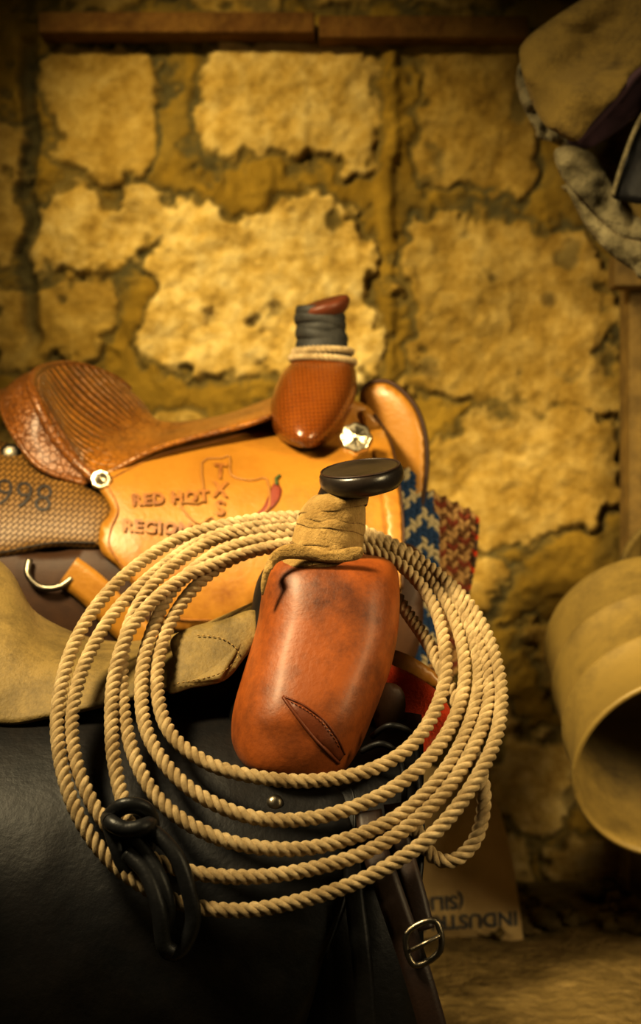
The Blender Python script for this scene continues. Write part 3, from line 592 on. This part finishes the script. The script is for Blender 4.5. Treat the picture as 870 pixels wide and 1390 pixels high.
def rcap():
    c=W(440,417,2.46); V=[];Fc=[];ns=40
    prof=[(0,-0.022),(0.6,-0.020),(0.85,-0.012),(0.97,-0.003),(1,0.003),(0.95,0.008),(0.8,0.010),(0.5,0.007),(0,0.006)]
    R=Matrix.Rotation(math.radians(14),3,'X')@Matrix.Rotation(math.radians(-17),3,'Y')
    for r,h in prof:
        for k in range(ns):
            a=2*math.pi*k/ns; V.append(c+R@Vector((0.045*r*math.cos(a),0.046*r*math.sin(a),h)))
    for i in range(len(prof)-1):
        for k in range(ns): Fc.append((i*ns+k,i*ns+(k+1)%ns,(i+1)*ns+(k+1)%ns,(i+1)*ns+k))
    mk('horn_cap',V,Fc,M['capred'],rs)
rcap()
for q,(yy,rr) in enumerate(((478,0.047),(489,0.052))):
    ring=[W(438,yy+(3 if q else 0)*math.cos(2*math.pi*k/20),2.455)+Vector((rr*math.cos(2*math.pi*k/20),(rr)*math.sin(2*math.pi*k/20),0)) for k in range(20)]
    rope(f'horn_rope_ring_{q+1}',ring,0.0062,0.024,M['rope'],rs,closed=True)
for i,(x,y,r,df) in enumerate(((137,651,0.016,2.262),(483,594,0.025,2.268))):
    c=W(x,y,df); ax=(0,-1,.35)
    disc_lathe(f'concho_{i+1}',c,ax,[(0,0.009),(r*.2,0.0085),(r*.3,0.004),(r*.6,0.0055),(r*.72,0.003),(r*.8,0.004),(r*.95,0.002),(r,-0.001),(r,-0.012)],M['silver'],rs,ns=64,petal=0.05)
disc_lathe('rear_screw',W(14,615,bf(14,615)-0.006),(0,-1,.3),[(0,0.004),(0.01,0.003),(0.016,0.0),(0.017,-0.006)],M['steel'],rs,ns=24)
tube('rigging_dee',[W(40,760,2.20),W(38,780,2.19),W(55,797,2.185),W(80,797,2.185),W(98,785,2.19)],0.0052,M['steel'],rs,ns=10)
ribbon('flank_strap',[(92,775,2.19),(125,800,2.185),(165,842,2.185),(210,885,2.19)],0.05,M['gold'],rs,thick=0.006)
def woven(name,poly,depth,colf,sx=9,sy=8,parent=None,r=0.0072):
    B=[tuple(p) for p in cr(poly,5,True)]; A=np.array(B); x0,y0=A.min(0); x1,y1=A.max(0)
    V=[];Fc=[];C=[]; x=x0; ci=0
    while x<x1:
        y=y0+(ci%2)*sy*.5; ri=0
        while y<y1:
            if inside(x,y,B):
                c=W(x,y,depth(x,y)); tilt=0.75 if ci%2 else -0.75; col=colf(ci,ri,x,y); b=len(V)
                for a in range(6):
                    th=math.pi*a/5
                    for k in range(7):
                        ph=2*math.pi*k/7; l=Vector((math.sin(th)*math.cos(ph)*r*.62,math.sin(th)*math.sin(ph)*r*.7,math.cos(th)*r*1.15))
                        X=l.x*math.cos(tilt)+l.z*math.sin(tilt); Z=-l.x*math.sin(tilt)+l.z*math.cos(tilt)
                        V.append(c+Vector((X,l.y,Z))); C.append((*col,1))
                for a in range(5):
                    for k in range(7): Fc.append((b+a*7+k,b+(a+1)*7+k,b+(a+1)*7+(k+1)%7,b+a*7+(k+1)%7))
            y+=sy; ri+=1
        x+=sx; ci+=1
    return mk(name,V,Fc,M['yarn'],parent,cols=C)
bl=empty('saddle_blanket',(0.22,2.45,0.7))
blue=(0.025,0.05,0.11); wh=(0.38,0.32,0.20); red=(0.17,0.045,0.02); tan=(0.34,0.21,0.085); brn=(0.12,0.055,0.02)
bd1=lambda x,y:2.44-(x-560)*-0.0008+0.006*math.sin(y*.05)
bd2=lambda x,y:2.50+(x-600)*0.0012+0.008*math.sin(y*.06+x*.03)
P1=[(545,640),(570,655),(590,690),(594,760),(592,850),(585,895),(555,905),(530,890),(528,800),(540,720)]
P2=[(575,670),(610,680),(645,705),(642,750),(632,800),(625,850),(615,920),(580,930),(560,900),(575,800),(580,730)]
panel('pad_core_front',P1,lambda x,y:bd1(x,y)+.006,M['purple'],bl,thick=0.012,res=12)
panel('pad_core_back',P2,lambda x,y:bd2(x,y)+.006,M['skirt'],bl,thick=0.012,res=12)
woven('blue_weave',P1,bd1,lambda c,r,x,y: wh if ((r+abs((c%6)-3))%5<2) else blue,8,8,bl,0.0088)
woven('red_weave',P2,bd2,lambda c,r,x,y: (red if (r+c//2)%4==0 else (tan if (r+c)%3 else brn)),8,8,bl,0.0092)
for i in range(26):
    y=700+i*7.5; x=np.interp(y,[700,705,750,800,850,920],[645,645,642,632,625,615])
    tube(f'fringe_{i+1}',[W(x-4,y,2.555),W(x+3,y+5,2.55),W(x+2,y+10,2.55)],0.004,M['skirt'] if i%3 else M['redfelt'],bl,ns=6,samples=3)
sd2=empty('saddle_stand.001',(-0.2,2.5,0.3))
box('ridge_beam',(x0+.05,2.42,0.70),(x1-.05,2.58,0.80),M['wood'],sd2)
for i,(x,s) in enumerate([(x0+.15,-1),(x0+.15,1),(x1-.15,-1),(x1-.15,1)]):
    leg(f'leg_{i+1}',(x,2.5+s*0.05,0.74),(x,2.5+s*0.24,-0.01),0.04,M['wood'],sd2)
# ------------------------------------------------------------ SACK
sk=empty('paper_sack',(0.2,2.75,0.15))
sdp=lambda x,y: 2.80-0.00008*(y-1000)
o=panel('sack_body',[(470,1050),(560,1040),(640,1050),(672,1085),(692,1150),(703,1215),(709,1262),(704,1280),(650,1276),(580,1274),(480,1276),(462,1200),(462,1100)],sdp,M['sack'],sk,puff=0.055,pw=32,pillow=0.055,res=9,rag=.008,rs=40)
skf=hitf(BVHTree.FromPolygons([v.co for v in o.data.vertices],[tuple(p.vertices) for p in o.data.polygons]),2.75)
text_on('sack_print_1','INDUSTRIAL',628,1250,27,math.pi-0.06,skf,M['blueink'],sk,bold=0.02,off=0.003)
text_on('sack_print_2','(SILICA)',585,1226,26,math.pi-0.06,skf,M['blueink'],sk,bold=0.02,off=0.003)
# ------------------------------------------------------------ DRUM
dr=empty('metal_drum',(0.57,2.45,0.5))
A=W(934,1045,2.30); Bc=W(874,868,2.62); ax=(A-Bc); L=ax.length; R0=0.178
prof=[(0.0,0.0),(R0*0.97,0.0),(R0,0.008),(R0*.985,0.02)]
for t in (0.34,0.66):
    prof+=[(R0*.985,L*(t-.03)),(R0*1.008,L*(t-.008)),(R0*1.008,L*(t+.008)),(R0*.985,L*(t+.03))]
prof+=[(R0*.985,L-.012),(R0*1.015,L-.006),(R0*1.015,L+.003),(R0*.975,L+.003),(R0*.965,L-.01),(R0*.965,0.01),(0.0,0.01)]
disc_lathe('drum_shell',Bc,ax,prof,M['drum'],dr,ns=72)
d2=empty('metal_drum.001',(0.75,2.8,0.7))
A2=W(945,800,2.72); B2=A2+Vector((0.06,0.12,0.03)); ax2=(A2-B2); 
disc_lathe('drum_shell',B2,ax2,[(0,0),(0.14,0),(0.145,0.01),(0.145,ax2.length-.01),(0.152,ax2.length),(0.138,ax2.length),(0.138,0.012),(0,0.012)],M['drum'],d2,ns=64)
cr_=empty('wooden_crate',(0.8,2.6,0.2))
cx0=0.70; cx1=1.15
for i in range(4):
    z=0.0+i*0.075; box(f'slat_front_{i+1}',(cx0,2.40,z),(cx1,2.42,z+.065),M['wood'],cr_); box(f'slat_side_{i+1}',(cx0,2.42,z),(cx0+.02,2.9,z+.065),M['wood'],cr_)
box('top',(cx0,2.40,0.295),(cx1,2.9,0.315),M['wood'],cr_)
# ------------------------------------------------------------ HANGING PADS top right
hp=empty('hanging_saddle_pads',(0.6,2.4,1.4))
panel('canvas_pad',[(705,78),(712,55),(745,28),(800,-8),(900,-70),(1060,-90),(1080,60),(960,55),(875,88),(835,132),(805,165),(782,192),(755,180),(738,168),(718,130)],
  lambda x,y:2.44-(x-700)*0.0006-(y)*0.0004+0.014*math.sin((x+y*1.1)*.045),M['canvas'],hp,thick=0.014,puff=0.012,pw=12,res=8,rag=0.07,rs=70,rx=.5)
tube('purple_edge',[W(x,y,2.395-(x-700)*.0006) for x,y in [(782,193),(808,167),(838,134),(876,92),(960,58),(1070,62)]],0.0065,M['purple'],hp,ns=10)
panel('purple_lining',[(770,192),(800,172),(840,134),(878,92),(960,60),(1070,70),(1070,150),(960,140),(880,150),(835,180),(800,200)],lambda x,y:2.44-(x-700)*0.0005,M['purple'],hp,thick=0.01,puff=0.004,rag=.006)
panel('canvas_hem',[(708,82),(722,108),(742,150),(778,190),(768,200),(732,182),(708,142),(700,108)],lambda x,y:2.43,M['fleece'],hp,thick=0.012,puff=0.012,pw=5,res=5,rag=.025,rs=14)
panel('tan_pad',[(792,200),(850,168),(900,140),(1060,140),(1060,380),(900,350),(850,300),(820,255)],lambda x,y:2.43-(x-800)*.0002,M['canvas'],hp,thick=0.012,puff=0.008,rag=.02,rs=40,res=9)
panel('fleece_edge_upper',[(752,206),(770,198),(800,205),(828,240),(845,275),(880,300),(1000,330),(1000,360),(880,330),(840,322),(800,285),(762,240)],lambda x,y:2.40,M['fleece'],hp,thick=0.014,puff=0.014,pw=7,res=5,rag=.022,rs=20)
panel('fleece_edge_lower',[(768,250),(800,285),(840,318),(880,330),(1000,360),(1000,410),(880,378),(858,366),(828,345),(795,308)],lambda x,y:2.375,M['fleece'],hp,thick=0.014,puff=0.014,pw=7,res=5,rag=.022,rs=20)
panel('black_flap',[(832,266),(848,215),(872,165),(910,110),(1050,90),(1050,285),(900,278)],lambda x,y:2.33,M['darkl'],hp,thick=0.01,puff=.004,rag=.006)
tube('light_edge',[W(831,266,2.325),W(848,212,2.32),W(870,160,2.32),W(908,108,2.31)],0.004,M['fleece'],hp,ns=8)
tube('hanging_pole',[(0.55,2.58,1.72),(1.5,2.6,1.74)],0.02,M['wood'],hp,samples=2)
# ------------------------------------------------------------ LIGHT
def area(name,loc,target,size,power,color,sy=None,spread=180):
    l=bpy.data.lights.new(name,'AREA'); l.size=size; l.energy=power; l.color=color; l.spread=math.radians(spread)
    if sy: l.shape='RECTANGLE'; l.size_y=sy
    o=bpy.data.objects.new(name,l); o.location=loc; o.rotation_euler=(Vector(target)-Vector(loc)).to_track_quat('-Z','Y').to_euler(); scene.collection.objects.link(o); return o
area('window_light',(-0.95,1.05,2.05),(0.02,2.0,0.84),0.32,16.5,(1.0,0.82,0.49),0.45,spread=68)
area('right_fill_light',(1.35,0.8,1.35),(0.25,2.5,0.40),0.5,9,(1.0,0.80,0.45),0.7,spread=70)  # added fill from the right, lifts the sack and drum; not an actual doorway
sp=bpy.data.lights.new('wall_pool_spot','SPOT'); sp.energy=150; sp.color=(1,0.80,0.39); sp.spot_size=math.radians(46); sp.spot_blend=1.0; sp.shadow_soft_size=0.07  # added out-of-frame spot making the bright pool mid-wall and the falloff to corners
so=bpy.data.objects.new('wall_pool_spot',sp); so.location=(-0.85,1.75,2.25); so.rotation_euler=(W(385,365,3.2)-so.location).to_track_quat('-Z','Y').to_euler(); scene.collection.objects.link(so)
w=bpy.data.worlds.new('World'); scene.world=w; w.use_nodes=True
w.node_tree.nodes['Background'].inputs[0].default_value=(0.75,0.54,0.20,1); w.node_tree.nodes['Background'].inputs[1].default_value=0.035
# ------------------------------------------------------------ CAMERA
cam=bpy.data.cameras.new('Camera'); co=bpy.data.objects.new('Camera',cam); scene.collection.objects.link(co)
co.location=(0,0,CAMZ); co.rotation_euler=(math.pi/2,0,0); cam.sensor_fit='AUTO'; cam.sensor_width=36; cam.lens=36*F/1390
cam.dof.use_dof=True; cam.dof.focus_distance=1.55; cam.dof.aperture_fstop=4.8
scene.camera=co
scene.view_settings.view_transform='Standard'
scene.view_settings.gamma=0.82; scene.view_settings.exposure=0.12
